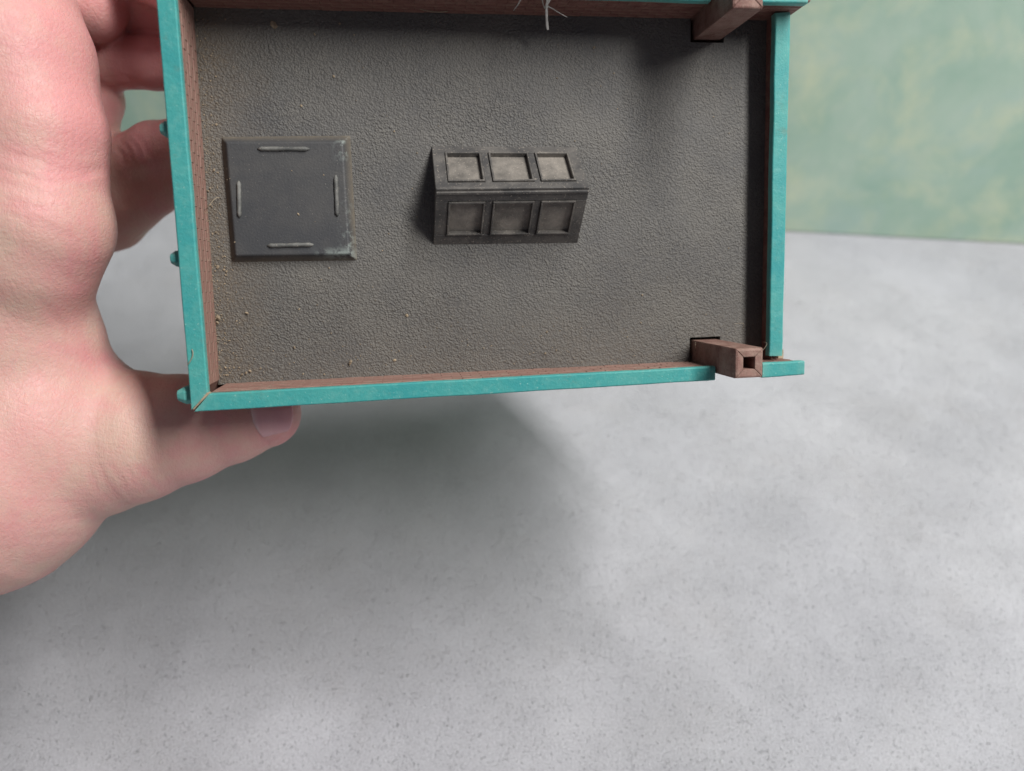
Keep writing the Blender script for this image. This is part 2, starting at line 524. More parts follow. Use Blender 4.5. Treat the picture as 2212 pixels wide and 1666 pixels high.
me_full.materials.append(M['brick']); me_half.materials.append(M['brick'])
me_full_d, me_half_d = me_full.copy(), me_half.copy()
me_full_d.materials[0] = M['brick_dusty']; me_half_d.materials[0] = M['brick_dusty']

def brick_field(parent, p0, p1, z0, courses, budget, lean=0.0, dusty=False, first=0):
    """p0 -> p1 along the wall with the room on the LEFT hand side; inner face carries the bricks."""
    d = Vector((p1[0] - p0[0], p1[1] - p0[1], 0)); L = d.length; d.normalize()
    nrm = Vector((-d.y, d.x, 0))                           # into the roof well
    up = (Vector((0, 0, 1)) - nrm * lean).normalized()
    rot = Matrix((d, -nrm, up)).transposed()
    rest, used = MB(), 0
    for r in range(courses):
        x = -BL_ / 2 if r % 2 else 0.0
        while x < L - 0.4:
            a, b = max(x, 0.0), min(x + BL_, L)
            x += BL_
            if b - a < 1.0:
                continue
            full = b - a > BL_ * 0.75
            me = (me_full_d if full else me_half_d) if dusty else (me_full if full else me_half)
            ctr = Vector((p0[0], p0[1], 0)) + d * ((a + b) / 2) + up * (z0 + (r + .5) * BH_) + nrm * random.uniform(-0.07, 0.05)
            mt = Matrix.Translation((ctr.x / 1000, ctr.y / 1000, (ctr.z + BASE) / 1000)) @ (rot @ Matrix.Rotation(random.uniform(-.012, .012), 3, 'Y')).to_4x4()
            if used < budget:
                o = bpy.data.objects.new('brick', me)
                COL.objects.link(o); o.parent = parent; o.matrix_local = mt
                used += 1
            else:
                k = len(rest.v)
                rest.v += [tuple((mt @ vv.co) * 1000 - Vector((0, 0, BASE))) for vv in me.vertices]
                rest.f += [tuple(i + k for i in pl.vertices) for pl in me.polygons]
    if rest.v:
        o = rest.build('bricks', M['brick_dusty' if dusty else 'brick'], parent)
        o['kind'] = 'stuff'
    return used
nb = brick_field(w_left, (FTL[0], FTL[1] - .3), (FBL[0], FBL[1] + 1.2), 0.05, 7, 140, lean=0.0, dusty=True)
nb += brick_field(w_bot, (FBL[0] + 1.8, -49.4), (56.0, -49.4), 0.05, 7, 84, dusty=True)
nb += brick_field(w_top, (55.8, 49.4), (FTL[0] + .9, 49.4), 0.05, 7, 76)
brick_field(w_right, (79.6, -49.2), (79.3, 49.2), 0.02, 3, 0)
brick_field(w_end, (66.2, -49.4), (84.0, -49.4), 0.05, 7, 0)
brick_field(w_top, (84.0, 49.4), (66.3, 49.4), 0.05, 7, 0)

# copings: lofted bars with slightly wavy moulded edges
def coping(inner0, inner1, outer0, outer1, z_top, seed, n=44, tilt=0.0):
    rs = np.random.default_rng(seed)
    ja = np.convolve(rs.normal(0, .16, n + 9), np.ones(5) / 5, 'same')[4:n + 5]
    jb = np.convolve(rs.normal(0, .16, n + 9), np.ones(5) / 5, 'same')[4:n + 5]
    jz = np.convolve(rs.normal(0, .12, n + 9), np.ones(7) / 7, 'same')[4:n + 5]
    mb = MB(); rings = []
    for i in range(n + 1):
        t = i / n
        a, b = lerp(inner0, inner1, t), lerp(outer0, outer1, t)
        e = 0.0 if i in (0, n) else 1.0
        w = Vector((b[0] - a[0], b[1] - a[1])); W_ = w.length; w.normalize()
        pa = (a[0] + w.x * ja[i] * e * .6, a[1] + w.y * ja[i] * e * .6)
        pb = (b[0] + w.x * jb[i] * e * .6, b[1] + w.y * jb[i] * e * .6)
        z1, z0, c = z_top + jz[i] * e, z_top - CT, 0.38
        cf = c / W_
        rings.append([(*pa, z0), (*pa, z1 - c), (*lerp(pa, pb, cf * .45), z1 - c * .28), (*lerp(pa, pb, cf), z1), (*lerp(pa, pb, 1 - cf), z1 + tilt),
                      (*lerp(pa, pb, 1 - cf * .45), z1 - c * .28 + tilt), (*pb, z1 - c + tilt), (*pb, z0)])
    mb.loft(rings)
    return mb.build('coping', M['coping'], bld)
CO_L, CO_B, CO_T = -84.1, -53.9, 53.0
coping((CTL[0], 48.6), (CBL[0], -49.3), (-83.5, 53.0), (-84.3, -53.6), H_T, 1)
coping((CBL[0] + .35, -49.6), (56.8, -48.9), (-83.6, CO_B - .2), (56.8, -52.9), H_T + .05, 2, 60)
coping((71.1, -48.7), (83.9, -48.6), (71.1, -52.9), (83.9, -52.6), H_T, 3, 10)
coping((54.6, 47.9), (CTL[0] + .5, 48.9), (54.6, 52.6), (-83.2, CO_T + .3), H_T + .03, 4, 60)
coping((82.0, 48.0), (64.6, 47.9), (82.0, 52.6), (64.6, 52.6), H_T, 5, 10)
coping((77.6, 48.6), (77.85, -47.8), (82.3, 48.9), (82.25, -48.0), H_R, 6)
# dried glue in the open mitre, and the small stub at the right-hand corner
mb = MB()
q0, q1 = (CBL[0] + .1, CBL[1] + .2), (-84.1, -53.7)
mb.hexa([(q0[0] - .2, q0[1] + .2, 15.2), (q1[0] - .1, q1[1] + .2, 15.2), (q1[0] + .5, q1[1] - .1, 15.2), (q0[0] + .4, q0[1] - .1, 15.2)],
        [(q0[0] - .25, q0[1] + .2, H_T + .12), (q1[0] + .3, q1[1] + .4, H_T + .10), (q1[0] + .5, q1[1] + .2, H_T + .10), (q0[0] + .3, q0[1] - .15, H_T + .15)])
mb.build('glue_seam', M['glue'], bld, bevel=.1)
mb = MB(); mb.box(82.7, 84.6, -49.3, -46.4, -3.0, 4.2); mb.build('corner_stub', M['glue'], bld, bevel=.3)

# bracket pegs under the left coping
def bracket(y, ext, hw, z0, z1):
    mb = MB(); rings = []
    for x, s in ((-83.2, 1.0), (-83.2 - ext * .62, 1.0), (-83.2 - ext, .55)):
        c = hw * .55
        rings.append([(x, y - hw * s, z0), (x, y + hw * s, z0), (x, y + hw * s, z1 - c), (x, y + (hw - c) * s, z1 - (1 - s) * 1.5), (x, y - (hw - c) * s, z1 - (1 - s) * 1.5), (x, y - hw * s, z1 - c)])
    mb.loft(rings)
    return mb.build('bracket', M['coping'], bld, bevel=.15, seg=1)
bracket(16.2, 3.2, 1.9, 9.0, 14.8)
bracket(-15.3, 3.6, 2.0, 9.0, 14.8)
bracket(-50.2, 5.1, 2.3, 8.5, 14.8)

# roof hatch with four grab rods
def hatch():
    mb = MB()
    b = [(-75.1, -16.2), (-41.2, -16.6), (-41.1, 17.4), (-75.2, 17.1)]
    t = [(-73.2, -14.4), (-43.3, -14.7), (-43.3, 15.0), (-73.3, 15.0)]
    z = 2.7
    mb.hexa([(*p, -.3) for p in b], [(*p, z) for p in t])
    h = mb.build('hatch', M['hatch'], bld, bevel=.35, seg=3)
    def rod(p, q, r=.62):
        mb = MB(); rings = []
        d = Vector((q[0] - p[0], q[1] - p[1])); L = d.length; d.normalize(); s = Vector((-d.y, d.x))
        for i in range(13):
            t_ = i / 12; e = min(t_, 1 - t_) * L
            rr = r * math.sqrt(max(.12, 1 - max(0, 1 - e / .7) ** 2)) * random.uniform(.92, 1.07)
            c = (p[0] + d.x * L * t_, p[1] + d.y * L * t_)
            rings.append([(c[0] + s.x * rr * math.cos(a), c[1] + s.y * rr * math.cos(a), z - .05 + 1.35 * rr * math.sin(a)) for a in [math.pi * k / 7 for k in range(8)]])
        mb.loft(rings)
        mb.build('grab_rod', M['rod'], h, smooth=True)
    rod((-65.5, 13.3), (-52.0, 13.2)); rod((-70.9, 5.1), (-71.5, -4.5)); rod((-45.6, 6.4), (-45.9, -4.6)); rod((-64.9, -12.0), (-52.7, -12.0))
hatch()

# gabled skylight, three recessed panes to each slope
def skylight():
    ZR = 13.6
    up = [(-19.3, 14.4, 0), (21.9, 14.0, 0), (22.0, 0.75, ZR), (-19.4, 0.75, ZR)]     # eave left, eave right, ridge right, ridge left
    lowr = [(21.8, -13.0, 0), (-20.0, -12.6, 0), (-19.4, 0.42, ZR - .2), (22.0, 0.42, ZR - .2)]  # seen from the other side
    sk = MB()
    ins = 0.9
    prof_l = [(-19.0, 13.2, -.4), (-19.4, -11.4, -.4), (-19.1, .5, ZR - 1.6)]
    prof_r = [(21.3, 12.8, -.4), (21.3, -11.8, -.4), (21.5, .5, ZR - 1.6)]
    sk.loft([prof_l, prof_r])
    body = sk.build('skylight', M['skyframe'], bld)
    us = [0.0, 0.083, 0.325, 0.374, 0.649, 0.692, 0.927, 1.0]
    for si, q in enumerate((up, lowr)):
        e0, e1, r1, r0 = [Vector(p) for p in q]
        nrm = (r0 - e0).cross(e1 - e0).normalized()
        def P(u, v, h):
            if si == 1:
                u = 1 - u
            return e0.lerp(e1, u).lerp(r0.lerp(r1, u), v) + nrm * h
        vb0, vb1 = (0.155, 0.83) if si == 0 else (0.19, 0.82)
        fr = MB()
        def bar(u0, u1, v0, v1, h0=-1.5, h1=0.0):
            fr.hexa([P(u0, v0, h0), P(u1, v0, h0), P(u1, v1, h0), P(u0, v1, h0)], [P(u0, v0, h1), P(u1, v0, h1), P(u1, v1, h1), P(u0, v1, h1)])
        bar(0, 1, 0, vb0); bar(0, 1, vb1, 1.0)
        for a, b in ((0, us[1]), (us[2], us[3]), (us[4], us[5]), (us[6], 1)):
            bar(a, b, vb0, vb1, -1.5, 0 if a in (0, us[6]) else -.12)
        bar(0.002, .998, .955, 1.0, -.5, .45)
        fr.build('skylight_frame', M['skyframe'], body, bevel=.14, seg=1)
        for a, b in ((us[1], us[2]), (us[3], us[4]), (us[5], us[6])):
            sash = MB(); fr = sash
            e, g = .014, .034
            bar(a + .001, b - .001, vb0 + .004, vb0 + g, -1.3, .42); bar(a + .001, b - .001, vb1 - g, vb1 - .004, -1.3, .42)
            bar(a + .001, a + e, vb0 + g, vb1 - g, -1.3, .41); bar(b - e, b - .001, vb0 + g, vb1 - g, -1.3, .41)
            sash.build('sash', M['sash'], body, bevel=.1, seg=1)
            pn = MB(); fr = pn
            bar(a + e * .8, b - e * .8, vb0 + g * .8, vb1 - g * .8, -2.0, -0.95 + random.uniform(-.1, .1))
            pn.build('pane', M['pane'], body)
    return body
skylight()

# chimneys: four mitred sides round an open flue
def chimney(x0, x1, y0, y1, zt, dx, dy, zb=-6.0):
    """base rectangle at z = 0; dx, dy shift of the top."""
    cx_, cy_ = (x0 + x1) / 2, (y0 + y1) / 2
    hx, hy = (x1 - x0) / 2, (y1 - y0) / 2
    first = None
    side = [((-1, -1), (1, -1)), ((1, -1), (1, 1)), ((1, 1), (-1, 1)), ((-1, 1), (-1, -1))]
    for k, (a, b) in enumerate(side):
        mb = MB(); rings = []
        wob = random.uniform(-.12, .12)
        for z, drop, inset in ((zb, 0, 0), (0, 0, 0), (zt * .5, 0, .0), (zt - .9, 0, .05), (zt - .35, 0, .12)):
            t = z / zt
            ox, oy = cx_ + dx * t, cy_ + dy * t
            g = .06
            fo, fi = 1.0 - inset / hx, .40
            tang = Vector((b[0] - a[0], b[1] - a[1])).normalized()
            o0 = (ox + a[0] * hx * fo + tang.x * g, oy + a[1] * hy * fo + tang.y * g); o1 = (ox + b[0] * hx * fo - tang.x * g, oy + b[1] * hy * fo - tang.y * g)
            i1 = (ox + b[0] * hx * fi - tang.x * g, oy + b[1] * hy * fi - tang.y * g); i0 = (ox + a[0] * hx * fi + tang.x * g, oy + a[1] * hy * fi + tang.y * g)
            rings.append([(*o0, z), (*o1, z), (*i1, z), (*i0, z)])
        z = zt + wob
        o0, o1, i1, i0 = [Vector(p) for p in rings[-1]]
        rings.append([tuple(o0.lerp(i0, .22) + Vector((0, 0, .35 + wob))), tuple(o1.lerp(i1, .22) + Vector((0, 0, .35 + wob))),
                      tuple(i1.lerp(o1, .10) + Vector((0, 0, .25))), tuple(i0.lerp(o0, .10) + Vector((0, 0, .25)))])
        mb.loft(rings)
        if first is None:
            first = mb.build('chimney', M['chimney'], bld, bevel=.12, seg=1)
        else:
            mb.build('chimney_side', M['chimney'], first, bevel=.12, seg=1)
    return first
chimney(57.2, 65.2, -51.0, -42.9, 29.0, 0.0, 0.0)
chimney(57.0, 65.3, 43.8, 51.6, 29.0, -1.9, -1.7)

# ------------------------------------------------------------------ hand: signed distance shapes -> one continuous surface
def px(u, v, d):                            # photograph position and depth -> camera space (m)
    return np.array([(u - CX) / F_PX * d, -(v - CY) / F_PX * d, d])

def chain(*pts):                            # (u, v, depth, radius in px)
    return [(px(u, v, d), r * d / F_PX) for u, v, d, r in pts]

CH = dict(
    palm=chain((-300, 860, .240, 270), (-60, 1000, .224, 287), (60, 930, .227, 236)),
    web=chain((-120, 700, .220, 230), (-10, 735, .219, 205), (46, 752, .219, 166)),
    index=chain((-60, 620, .213, 190), (50, 545, .205, 152), (80, 484, .203, 150), (78, 366, .202, 136), (78, 290, .201, 140), (18, 130, .201, 170), (-70, -60, .202, 190)),
    back=chain((-380, 760, .235, 270), (-330, 250, .225, 300), (-260, -60, .222, 250)),
    thumb=chain((80, 965, .2300, 215), (200, 950, .2300, 168), (290, 944, .2300, 142), (395, 927, .2310, 117), (500, 910, .2325, 90), (574, 894, .2335, 74)),
    mid=chain((-60, -60, .228, 130), (100, -70, .228, 95), (192, 8, .228, 77)),
    curl=chain((40, 120, .240, 120), (150, 150, .250, 80), (196, 215, .252, 64), (190, 270, .252, 58), (150, 310, .25, 60)),
    c=chain((120, 90, .250, 75), (235, 132, .246, 58), (335, 135, .243, 55), (428, 133, .241, 50)),
    f=chain((60, -70, .240, 90), (230, -12, .242, 82), (345, 4, .240, 73), (480, 32, .238, 66), (620, 50, .238, 58)),
    e1=chain((60, 500, .262, 90), (170, 440, .262, 66), (262, 358, .258, 58), (335, 322, .250, 56), (428, 305, .244, 54)),
    e2=chain((60, 520, .275, 90), (170, 490, .275, 76), (240, 468, .272, 70), (330, 402, .262, 60), (420, 350, .252, 50)),
    inner=chain((-80, 300, .240, 190), (40, 420, .250, 130)),
    arm=chain((-300, 860, .240, 270), (-700, 520, .250, 250)),
    shade_finger=chain((-60, -130, .215, 150), (130, -150, .238, 84), (260, -108, .229, 82), (390, -50, .215, 80), (500, -25, .224, 70), (590, -5, .230, 64)),  # unseen extra finger, added to shade the fingers below it
    shade_finger_top=chain((-40, -240, .212, 150), (160, -275, .234, 88), (320, -215, .216, 100), (470, -165, .213, 94), (570, -120, .218, 80)),  # second unseen finger, added above to block the higher light
)
KB = dict(palm=.010, web=.004, index=.010, back=.012, thumb=.0028, mid=.0025, curl=.003, c=.003, f=.0015, e1=.003, e2=.003, inner=.006, arm=.012, shade_finger=.006, shade_finger_top=.006)

def smin(a, b, k):
    h = np.clip(0.5 + 0.5 * (b - a) / k, 0, 1)
    return b * (1 - h) + a * h - k * h * (1 - h)

def sdf_chain(P, ch):
    out = None
    for (a, ra), (b, rb) in zip(ch[:-1], ch[1:]):
        ab = b - a
        t = np.clip(((P - a) @ ab) / (ab @ ab), 0, 1).astype(P.dtype)
        d = np.sqrt(((P - a - t[..., None] * ab) ** 2).sum(-1)) - (ra + (rb - ra) * t)
        out = d if out is None else smin(out, d, .002)
    return out

def sdf(P):
    out = None
    for nm, ch in CH.items():
        d = sdf_chain(P, ch)
        out = d if out is None else smin(out, d, KB[nm])
    return out

def surface_nets(lo, hi, step):
    n = np.ceil((np.array(hi) - lo) / step).astype(int) + 1
    ax = [np.float32(lo[i]) + np.float32(step) * np.arange(n[i], dtype=np.float32) for i in range(3)]
    Fv = np.empty(n, np.float32)
    for i0 in range(0, n[0], 12):
        g = np.stack(np.meshgrid(ax[0][i0:i0 + 12], ax[1], ax[2], indexing='ij'), -1)
        Fv[i0:i0 + 12] = sdf(g.reshape(-1, 3)).reshape(g.shape[:3])
    for a in range(3):
        sl = [slice(None)] * 3
        for e in (0, -1):
            sl[a] = e
            Fv[tuple(sl)] = np.maximum(Fv[tuple(sl)], step * .5)
    S = Fv < 0
    c = np.zeros(n - 1, np.int8)
    offs = [(i, j, k) for i in (0, 1) for j in (0, 1) for k in (0, 1)]
    for o in offs:
        c += S[o[0]:n[0] - 1 + o[0], o[1]:n[1] - 1 + o[1], o[2]:n[2] - 1 + o[2]]
    act = np.argwhere((c > 0) & (c < 8))
    idx = -np.ones(n - 1, np.int64)
    idx[tuple(act.T)] = np.arange(len(act))
    acc = np.zeros((len(act), 3)); cnt = np.zeros(len(act))
    for oi, o in enumerate(offs):
        for a in range(3):
            if o[a]:
                continue
            o2 = list(o); o2[a] = 1
            f0 = Fv[tuple((act + o).T)]; f1 = Fv[tuple((act + o2).T)]
            cr = (f0 < 0) != (f1 < 0)
            t = np.where(cr, f0 / np.where(cr, f0 - f1, 1), 0)
            p = act + np.array(o, float); p[:, a] += t
            acc[cr] += p[cr]; cnt[cr] += 1
    V = np.array(lo) + step * acc / cnt[:, None]
    quads = []
    for a in range(3):
        b, d = (a + 1) % 3, (a + 2) % 3
        s0 = [slice(None)] * 3; s1 = [slice(None)] * 3
        s0[a] = slice(0, -1); s1[a] = slice(1, None)
        e = S[tuple(s0)] != S[tuple(s1)]
        p = np.argwhere(e)
        p = p[(p[:, b] > 0) & (p[:, d] > 0) & (p[:, b] < n[b] - 1) & (p[:, d] < n[d] - 1)]
        flip = S[tuple(p.T)]
        def cell(db, dd):
            q = p.copy(); q[:, b] += db; q[:, d] += dd
            return idx[tuple(q.T)]
        q = np.stack([cell(-1, -1), cell(0, -1), cell(0, 0), cell(-1, 0)], 1)
        q[~flip] = q[~flip][:, ::-1]
        quads.append(q)
    return V, np.concatenate(quads)

def grad(P, e=4e-4):
    g = np.stack([sdf(P + np.eye(3)[i] * e) - sdf(P - np.eye(3)[i] * e) for i in range(3)], -1)
    return g / np.maximum(np.linalg.norm(g, axis=-1, keepdims=True), 1e-9)

# skin folds: polylines over the skin, (points, width mm, depth mm)
FOLDS = [
    ([(224, 366), (185, 372), (130, 366), (70, 345), (-20, 318)], 1.4, .55),
    ([(215, 380), (160, 384), (100, 372), (40, 352), (-20, 338)], 1.0, .30),
    ([(150, 398), (90, 390), (30, 372), (-20, 360)], 1.1, .30),
    ([(150, 352), (80, 330), (0, 300)], 1.0, .22),
    ([(140, 425), (70, 415), (0, 392), (-30, 385)], 1.3, .30),
    ([(120, 455), (60, 450), (0, 425)], 1.3, .22),
    ([(178, 520), (120, 500), (50, 470), (-20, 450)], 1.8, .25),
    ([(200, 640), (150, 610), (90, 560), (20, 520)], 2.2, .12),
    ([(238, 790), (205, 768), (165, 735), (120, 690), (80, 640)], 1.5, .28),
    ([(240, 800), (190, 790), (130, 765), (60, 720)], 1.8, .15),
    ([(574, 862), (562, 895), (559, 930), (566, 958)], .55, .35), ([(566, 955), (595, 958), (630, 935)], .5, .25),
    ([(495, 872), (489, 900), (488, 935)], 0.8, .22), ([(472, 880), (468, 920), (470, 950)], 0.8, .12),
    ([(540, 885), (533, 920), (538, 955)], 0.7, .15),
    ([(205, 1000), (235, 1045), (262, 1092)], .7, .08), ([(225, 990), (262, 1040), (292, 1085)], .7, .08),
    ([(250, 985), (288, 1030), (322, 1070)], .7, .07), ([(185, 1010), (205, 1060), (230, 1115)], .7, .08),
    ([(275, 990), (310, 1022), (345, 1052)], .7, .06), ([(160, 1050), (185, 1090), (210, 1130)], .7, .08),
    ([(90, 1130), (160, 1120), (215, 1112)], .9, .14), ([(60, 1165), (130, 1160), (180, 1158)], .9, .14),
    ([(60, 1085), (140, 1085), (215, 1088)], .8, .09),
    ([(215, 1012), (239, 1044), (267, 1074)], .5, .05),
    ([(240, 1000), (264, 1032), (292, 1062)], .5, .05),
    ([(262, 1005), (286, 1037), (314, 1067)], .5, .05),
    ([(195, 1030), (219, 1062), (247, 1092)], .5, .05),
    ([(300, 1000), (324, 1032), (352, 1062)], .5, .05),
    ([(175, 1050), (199, 1082), (227, 1112)], .5, .05),
    ([(120, 180), (124, 250), (122, 330)], .5, .055),
    ([(140, 240), (144, 310), (142, 390)], .5, .055),
    ([(158, 200), (162, 270), (160, 350)], .5, .055),
    ([(175, 260), (179, 330), (177, 410)], .5, .055),
    ([(190, 300), (194, 370), (192, 450)], .5, .055),
    ([(105, 260), (109, 330), (107, 410)], .5, .055),
    ([(170, 440), (174, 510), (172, 590)], .5, .055),
    ([(190, 450), (194, 520), (192, 600)], .5, .055),
    ([(205, 430), (209, 500), (207, 580)], .5, .055),
    ([(150, 460), (154, 530), (152, 610)], .5, .055),
    ([(262, 305), (280, 325), (285, 350)], .8, .3), ([(275, 298), (295, 318), (302, 345)], .8, .28),
    ([(290, 290), (312, 312), (318, 338)], .8, .25), ([(250, 318), (264, 336), (268, 362)], .8, .3),
    ([(258, 165), (285, 172), (330, 150)], .9, .25), ([(265, 190), (300, 180), (350, 178)], .9, .2),
]

def fold_disp(P, N):
    u = CX + F_PX * P[:, 0] / P[:, 2]; v = CY - F_PX * P[:, 1] / P[:, 2]
    mmpx = P[:, 2] / F_PX * 1000
    face = np.clip(-(P * N).sum(1) / np.linalg.norm(P, axis=1) * 3, 0, 1)
    out = np.zeros(len(P)); red = np.zeros(len(P))
    for pts, w, dep in FOLDS:
        best = np.full(len(P), 1e9)
        fade = np.zeros(len(P))
        n = len(pts) - 1
        for i in range(n):
            a, b = np.array(pts[i], float), np.array(pts[i + 1], float)
            ab = b - a
            t = np.clip(((u - a[0]) * ab[0] + (v - a[1]) * ab[1]) / (ab @ ab), 0, 1)
            dd = np.hypot(u - a[0] - t * ab[0], v - a[1] - t * ab[1])
            m = dd < best
            best = np.where(m, dd, best); fade = np.where(m, (i + t) / n, fade)
        q = best * mmpx / w
        taper = np.clip(np.minimum(fade, 1 - fade) * 5 + .25, 0, 1)
        out -= .62 * dep * taper * (np.exp(-q * q) - .35 * np.exp(-(q / 2.2) ** 2))
        red += .22 * taper * np.exp(-(q / 2.0) ** 2)
    return out * face / 1000, red * face

def hand():
    V, Q = surface_nets([-.300, -.120, .130], [-.062, .180, .325], .00125)
    me = bpy.data.meshes.new('hand')
    me.from_pydata(V.tolist(), [], Q.tolist())
    tmp = bpy.data.objects.new('hand', me)
    COL.objects.link(tmp)
    md = tmp.modifiers.new('sub', 'SUBSURF'); md.levels = md.render_levels = 1
    dg = bpy.context.evaluated_depsgraph_get()
    me2 = bpy.data.meshes.new_from_object(tmp.evaluated_get(dg))
    bpy.data.objects.remove(tmp)
    n = len(me2.vertices)
    P = np.empty(n * 3); me2.vertices.foreach_get('co', P); P = P.reshape(-1, 3)
    inside = P[:, 0] > -.297
    for _ in range(2):
        d = sdf(P); g = grad(P)
        P = np.where((inside & (np.abs(d) < .003))[:, None], P - g * d[:, None], P)
    dsp, red = fold_disp(P, g)
    low = np.zeros(n)
    for s, amp in ((38, .00016), (95, .00006)):                     # soft unevenness of flesh
        ph = rng.uniform(0, 6.28, (6, 1)); dirs = rng.normal(size=(6, 3)); dirs /= np.linalg.norm(dirs, axis=1, keepdims=True)
        low += amp * np.sin(P @ (dirs.T * s * 3) + ph.T).mean(1)
    P = P + g * (dsp + low)[:, None]
    u = CX + F_PX * P[:, 0] / P[:, 2]; v = CY - F_PX * P[:, 1] / P[:, 2]
    def blob(cu, cv, r, a):
        return a * np.exp(-((u - cu) ** 2 + (v - cv) ** 2) / r ** 2)
    red = .42 + red + blob(120, 130, 120, .22) + blob(150, 250, 110, .15) + blob(40, 60, 130, .25) - blob(30, 480, 110, .25) - blob(170, 960, 150, .10) + blob(70, 900, 100, .12) - blob(330, 980, 120, .12) + blob(330, 130, 110, .5) + blob(300, 20, 80, .45) + blob(240, 250, 60, .4) + blob(605, 935, 55, .55) + blob(480, 960, 90, .15)
    W3 = np.array(CAM_M.to_3x3()); Pw = np.stack([P[:, 0], P[:, 1], -P[:, 2]], 1) @ W3.T + np.array(CAM_M.translation)
    wrist = cam_pt(*px(-300, 860, .240))
    Pw -= np.array(wrist)
    me2.vertices.foreach_set('co', Pw.ravel())
    at = me2.attributes.new('redness', 'FLOAT', 'POINT')
    at.data.foreach_set('value', np.clip(red, 0, 1).astype(np.float32))
    me2.materials.clear(); me2.materials.append(M['skin'])
    me2.shade_smooth()
    me2.update()
    o = bpy.data.objects.new('hand', me2)
    COL.objects.link(o)
    o.location = wrist
    o['label'] = 'bare left hand reaching in from the left, thumb and curled fingers gripping the model building'
    o['category'] = 'hand'
    # thumb nail
    a, ra = CH['thumb'][3]; b, rb = CH['thumb'][4]
    axis = (b - a) / np.linalg.norm(b - a)
    nv = np.array([-.02, .12, -1.0]); nv -= axis * (nv @ axis); nv /= np.linalg.norm(nv)
    bv = np.cross(axis, nv)
    L0, L1 = px(562, 897, .2335), px(644, 884, .2335)
    NS, NP = 18, 22
    vv, lun = [], []
    base_c = a + axis * ((L0 - a) @ axis)
    length = (L1 - L0) @ axis
    for layer in (0, 1):
        for i in range(NS + 1):
            for j in range(NP + 1):
                ph = math.radians(-44 + 104 * j / NP)
                e = abs(2 * j / NP - 1)
                s = (i / NS) * (1 - .22 * e ** 3) + (1 - i / NS) * (.16 * e ** 2.2)
                c = base_c + axis * (length * s)
                # radius: just outside the flesh, flattening toward the free edge
                tt = np.linspace(.001, .016, 90)
                dirn = math.cos(ph) * nv + math.sin(ph) * bv
                cc = base_c + axis * (length * min(s, .42))
                pts = cc + tt[:, None] * dirn
                dd = sdf(pts)
                r = np.interp(0, dd, tt) if (dd < 0).any() else rb
                r = r * (1 - .16 * max(0, s - .35) ** 1.6) + (.00028 if layer == 0 else -.0004) - (.0004 * (1 - min(1, s * 8)))
                vv.append(c + dirn * r)
                lun.append(max(0, 1 - s / .17) if layer == 0 else 0)
    ff = []
    nr = NP + 1
    off = (NS + 1) * nr
    for i in range(NS):
        for j in range(NP):
            q = (i * nr + j, i * nr + j + 1, (i + 1) * nr + j + 1, (i + 1) * nr + j)
            ff.append(q); ff.append(tuple(off + k for k in q[::-1]))
    rim = [(i * nr, (i + 1) * nr) for i in range(NS)] + [(i * nr + NP, (i + 1) * nr + NP) for i in range(NS)] + [(j, j + 1) for j in range(NP)] + [(NS * nr + j, NS * nr + j + 1) for j in range(NP)]
    ff += [(p, q, q + off, p + off) for p, q in rim]
    vw = [tuple(cam_pt(*p) - wrist) for p in vv]
    nl = link_mesh('thumbnail', vw, ff, M['nail'], o, smooth=True, shift=False)
    at = nl.data.attributes.new('lunula', 'FLOAT', 'POINT')
    at.data.foreach_set('value', np.array(lun, np.float32))
    return o
hand()

# ------------------------------------------------------------------ lint, hairs and crumbs lying on the model
def ribbon(mb, pts, w, th):
    rings = []
    for i, (p, ww) in enumerate(zip(pts, w)):
        p = Vector(p)
        d = (Vector(pts[min(i + 1, len(pts) - 1)]) - Vector(pts[max(i - 1, 0)])).normalized()
        s = d.cross(Vector((0, 0, 1)))
        s = s.normalized() if s.length > .05 else Vector((1, 0, 0))
        t = s.cross(d)
        rings.append([tuple(p + s * ww * math.cos(a) + t * th * math.sin(a)) for a in (0, 1.05, 2.09, 3.14, 4.19, 5.24)])
    mb.loft(rings)

def to_world(o):
    o.matrix_world = BASE_M

mb = MB()
ribbon(mb, [(9.6, 50.5, 19.2), (10.4, 48.6, 18.8), (10.9, 47.4, 16.5), (11.6, 46.6, 12), (12.2, 45.4, 9), (12.6, 44.2, 7.4), (12.9, 43.2, 7.0)], [.55, .4, .32, .45, .36, .42, .3], .10)
ribbon(mb, [(11.9, 50.3, 19.2), (11.8, 48.2, 18.6), (11.3, 47.2, 15.5), (10.9, 46.8, 12.5)], [.35, .3, .35, .2], .12)
ribbon(mb, [(11.4, 47.0, 13.5), (13.2, 46.9, 12), (15.5, 46.3, 10.5), (17.6, 45.7, 9.6)], [.16, .14, .12, .08], .06)
ribbon(mb, [(4.0, 49.5, 18.2), (4.4, 47.8, 17.5), (3.8, 47.2, 13.5), (3.2, 47.0, 9.5)], [.22, .18, .15, .1], .06)
ribbon(mb, [(8.8, 50.2, 19.0), (9.0, 48.2, 18.3), (10.0, 47.3, 15), (10.8, 47.0, 12.5)], [.15, .15, .12, .1], .06)
o = mb.build('lint_wisp', M['lint'], None, smooth=True); to_world(o)
o['label'] = 'wisp of whitish lint hanging over the top edge of the roof'; o['category'] = 'lint'

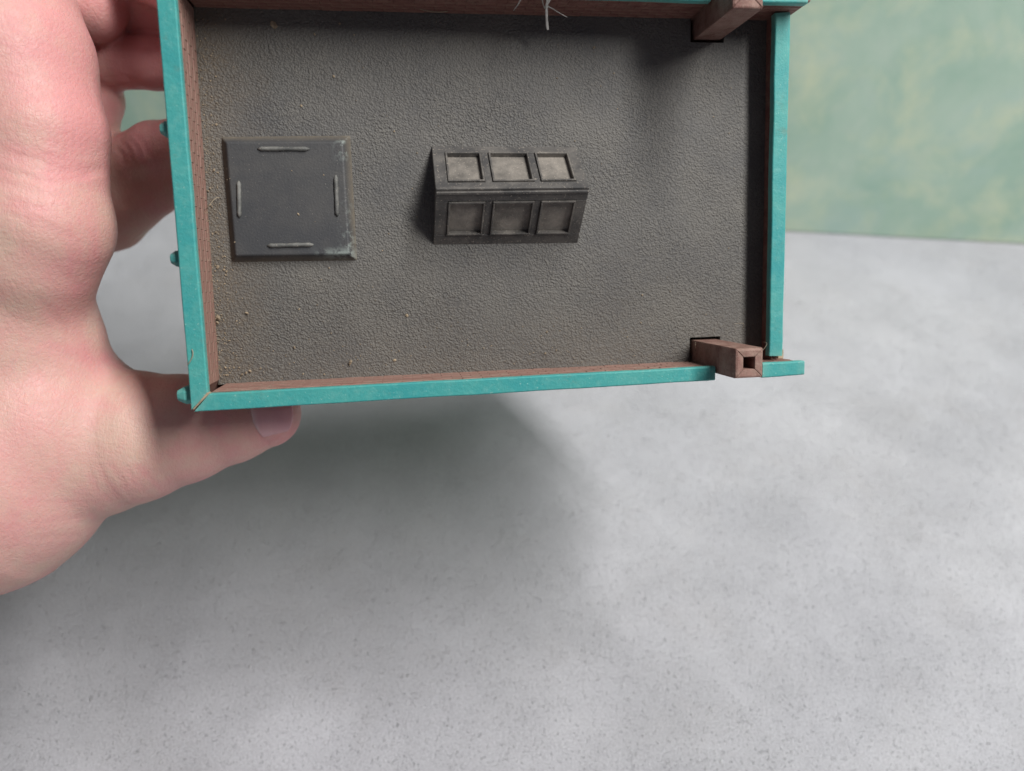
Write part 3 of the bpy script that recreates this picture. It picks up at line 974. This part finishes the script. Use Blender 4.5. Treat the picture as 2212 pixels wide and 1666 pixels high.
mb = MB()
def strand(p, q, bend, r=.045, n=7):
    pts = []
    for i in range(n):
        t = i / (n - 1); c = lerp(p, q, t)
        s = math.sin(math.pi * t)
        pts.append((c[0] + bend[0] * s, c[1] + bend[1] * s, c[2] + bend[2] * s))
    ribbon(mb, pts, [r] * n, r)
strand((-24, 50, 2.5), (-13.5, 49, 2.2), (1, -.8, .2), .12); strand((-79.5, -2, 3), (-76.5, 1, .5), (.6, 1, 1), .1)
strand((-84, -42, 17.6), (-82.6, -38, 17.5), (.8, .3, .2), .11); strand((66, -45, 25), (70.5, -42.5, 18), (1.2, 1, 1)); strand((57, -46, 3), (56, -43, 5), (-.8, .4, 1.5)); strand((71, -40, 4), (66, -38, 8), (1, 1.2, 2))
o = mb.build('stray_hairs', M['hair'], None, smooth=True); to_world(o)
o['kind'] = 'stuff'; o['label'] = 'fine stray hairs caught on the roof edges and chimney'

mb = MB()
def crumb(x, y, z, r, flat=.5):
    ico = [(0, 0, 1), (.9, 0, .35), (.3, .85, .4), (-.7, .55, .35), (-.75, -.5, .4), (.3, -.85, .35), (0, 0, -.5)]
    fs = [(0, 1, 2), (0, 2, 3), (0, 3, 4), (0, 4, 5), (0, 5, 1), (6, 2, 1), (6, 3, 2), (6, 4, 3), (6, 5, 4), (6, 1, 5)]
    an = random.uniform(0, 6.28); sx, sy = random.uniform(.6, 1.4), random.uniform(.5, 1.1)
    v = []
    for a, b, c in ico:
        a *= sx * random.uniform(.75, 1.2); b *= sy * random.uniform(.75, 1.2)
        v.append((x + r * (a * math.cos(an) - b * math.sin(an)), y + r * (a * math.sin(an) + b * math.cos(an)), z + r * flat * (c + .35)))
    mb.add(v, fs)
for _ in range(900):
    if random.random() < .55:
        x = -79.6 + abs(random.gauss(0, 3.2)); y = random.uniform(-48, 47)
    elif random.random() < .5:
        x = random.uniform(-78, 40); y = -48.6 + abs(random.gauss(0, 6))
    else:
        x, y = random.uniform(-78, 76), random.uniform(-48, 48)
    z = .1
    if -74 < x < -42 and -15 < y < 15:
        if random.random() < .6:
            continue
        z = 2.7
    elif -76.5 < x < -40 and -18 < y < 19 or -21 < x < 23 and -14 < y < 15.5 or (55 < x < 67 and abs(y) > 41):
        continue
    crumb(x, y, z, min(.09 + random.expovariate(13), .5))
for _ in range(350):
    crumb(-80.35 + random.uniform(0, .5), random.uniform(-47, 47), abs(random.gauss(0, 2.2)), random.uniform(.08, .24), .6)
for x, y, r in ((-44.9, -44.8, .95), (-42.3, 45.9, .35), (-73.5, -46.5, .6), (-72.4, -46.1, .55), (-74.6, -46.9, .5), (-72, -30, .5), (-60, -40, .4), (-79.6, -31, 1.0), (-79.9, -32.3, .8)):
    crumb(x, y, .2, r, .6)
crumb(-59.3, 45.4, .1, 1.3, .12)
o = mb.build('dust_crumbs', M['crumb'], None); to_world(o)
o['kind'] = 'stuff'; o['label'] = 'tan dust crumbs scattered over the grey roof'
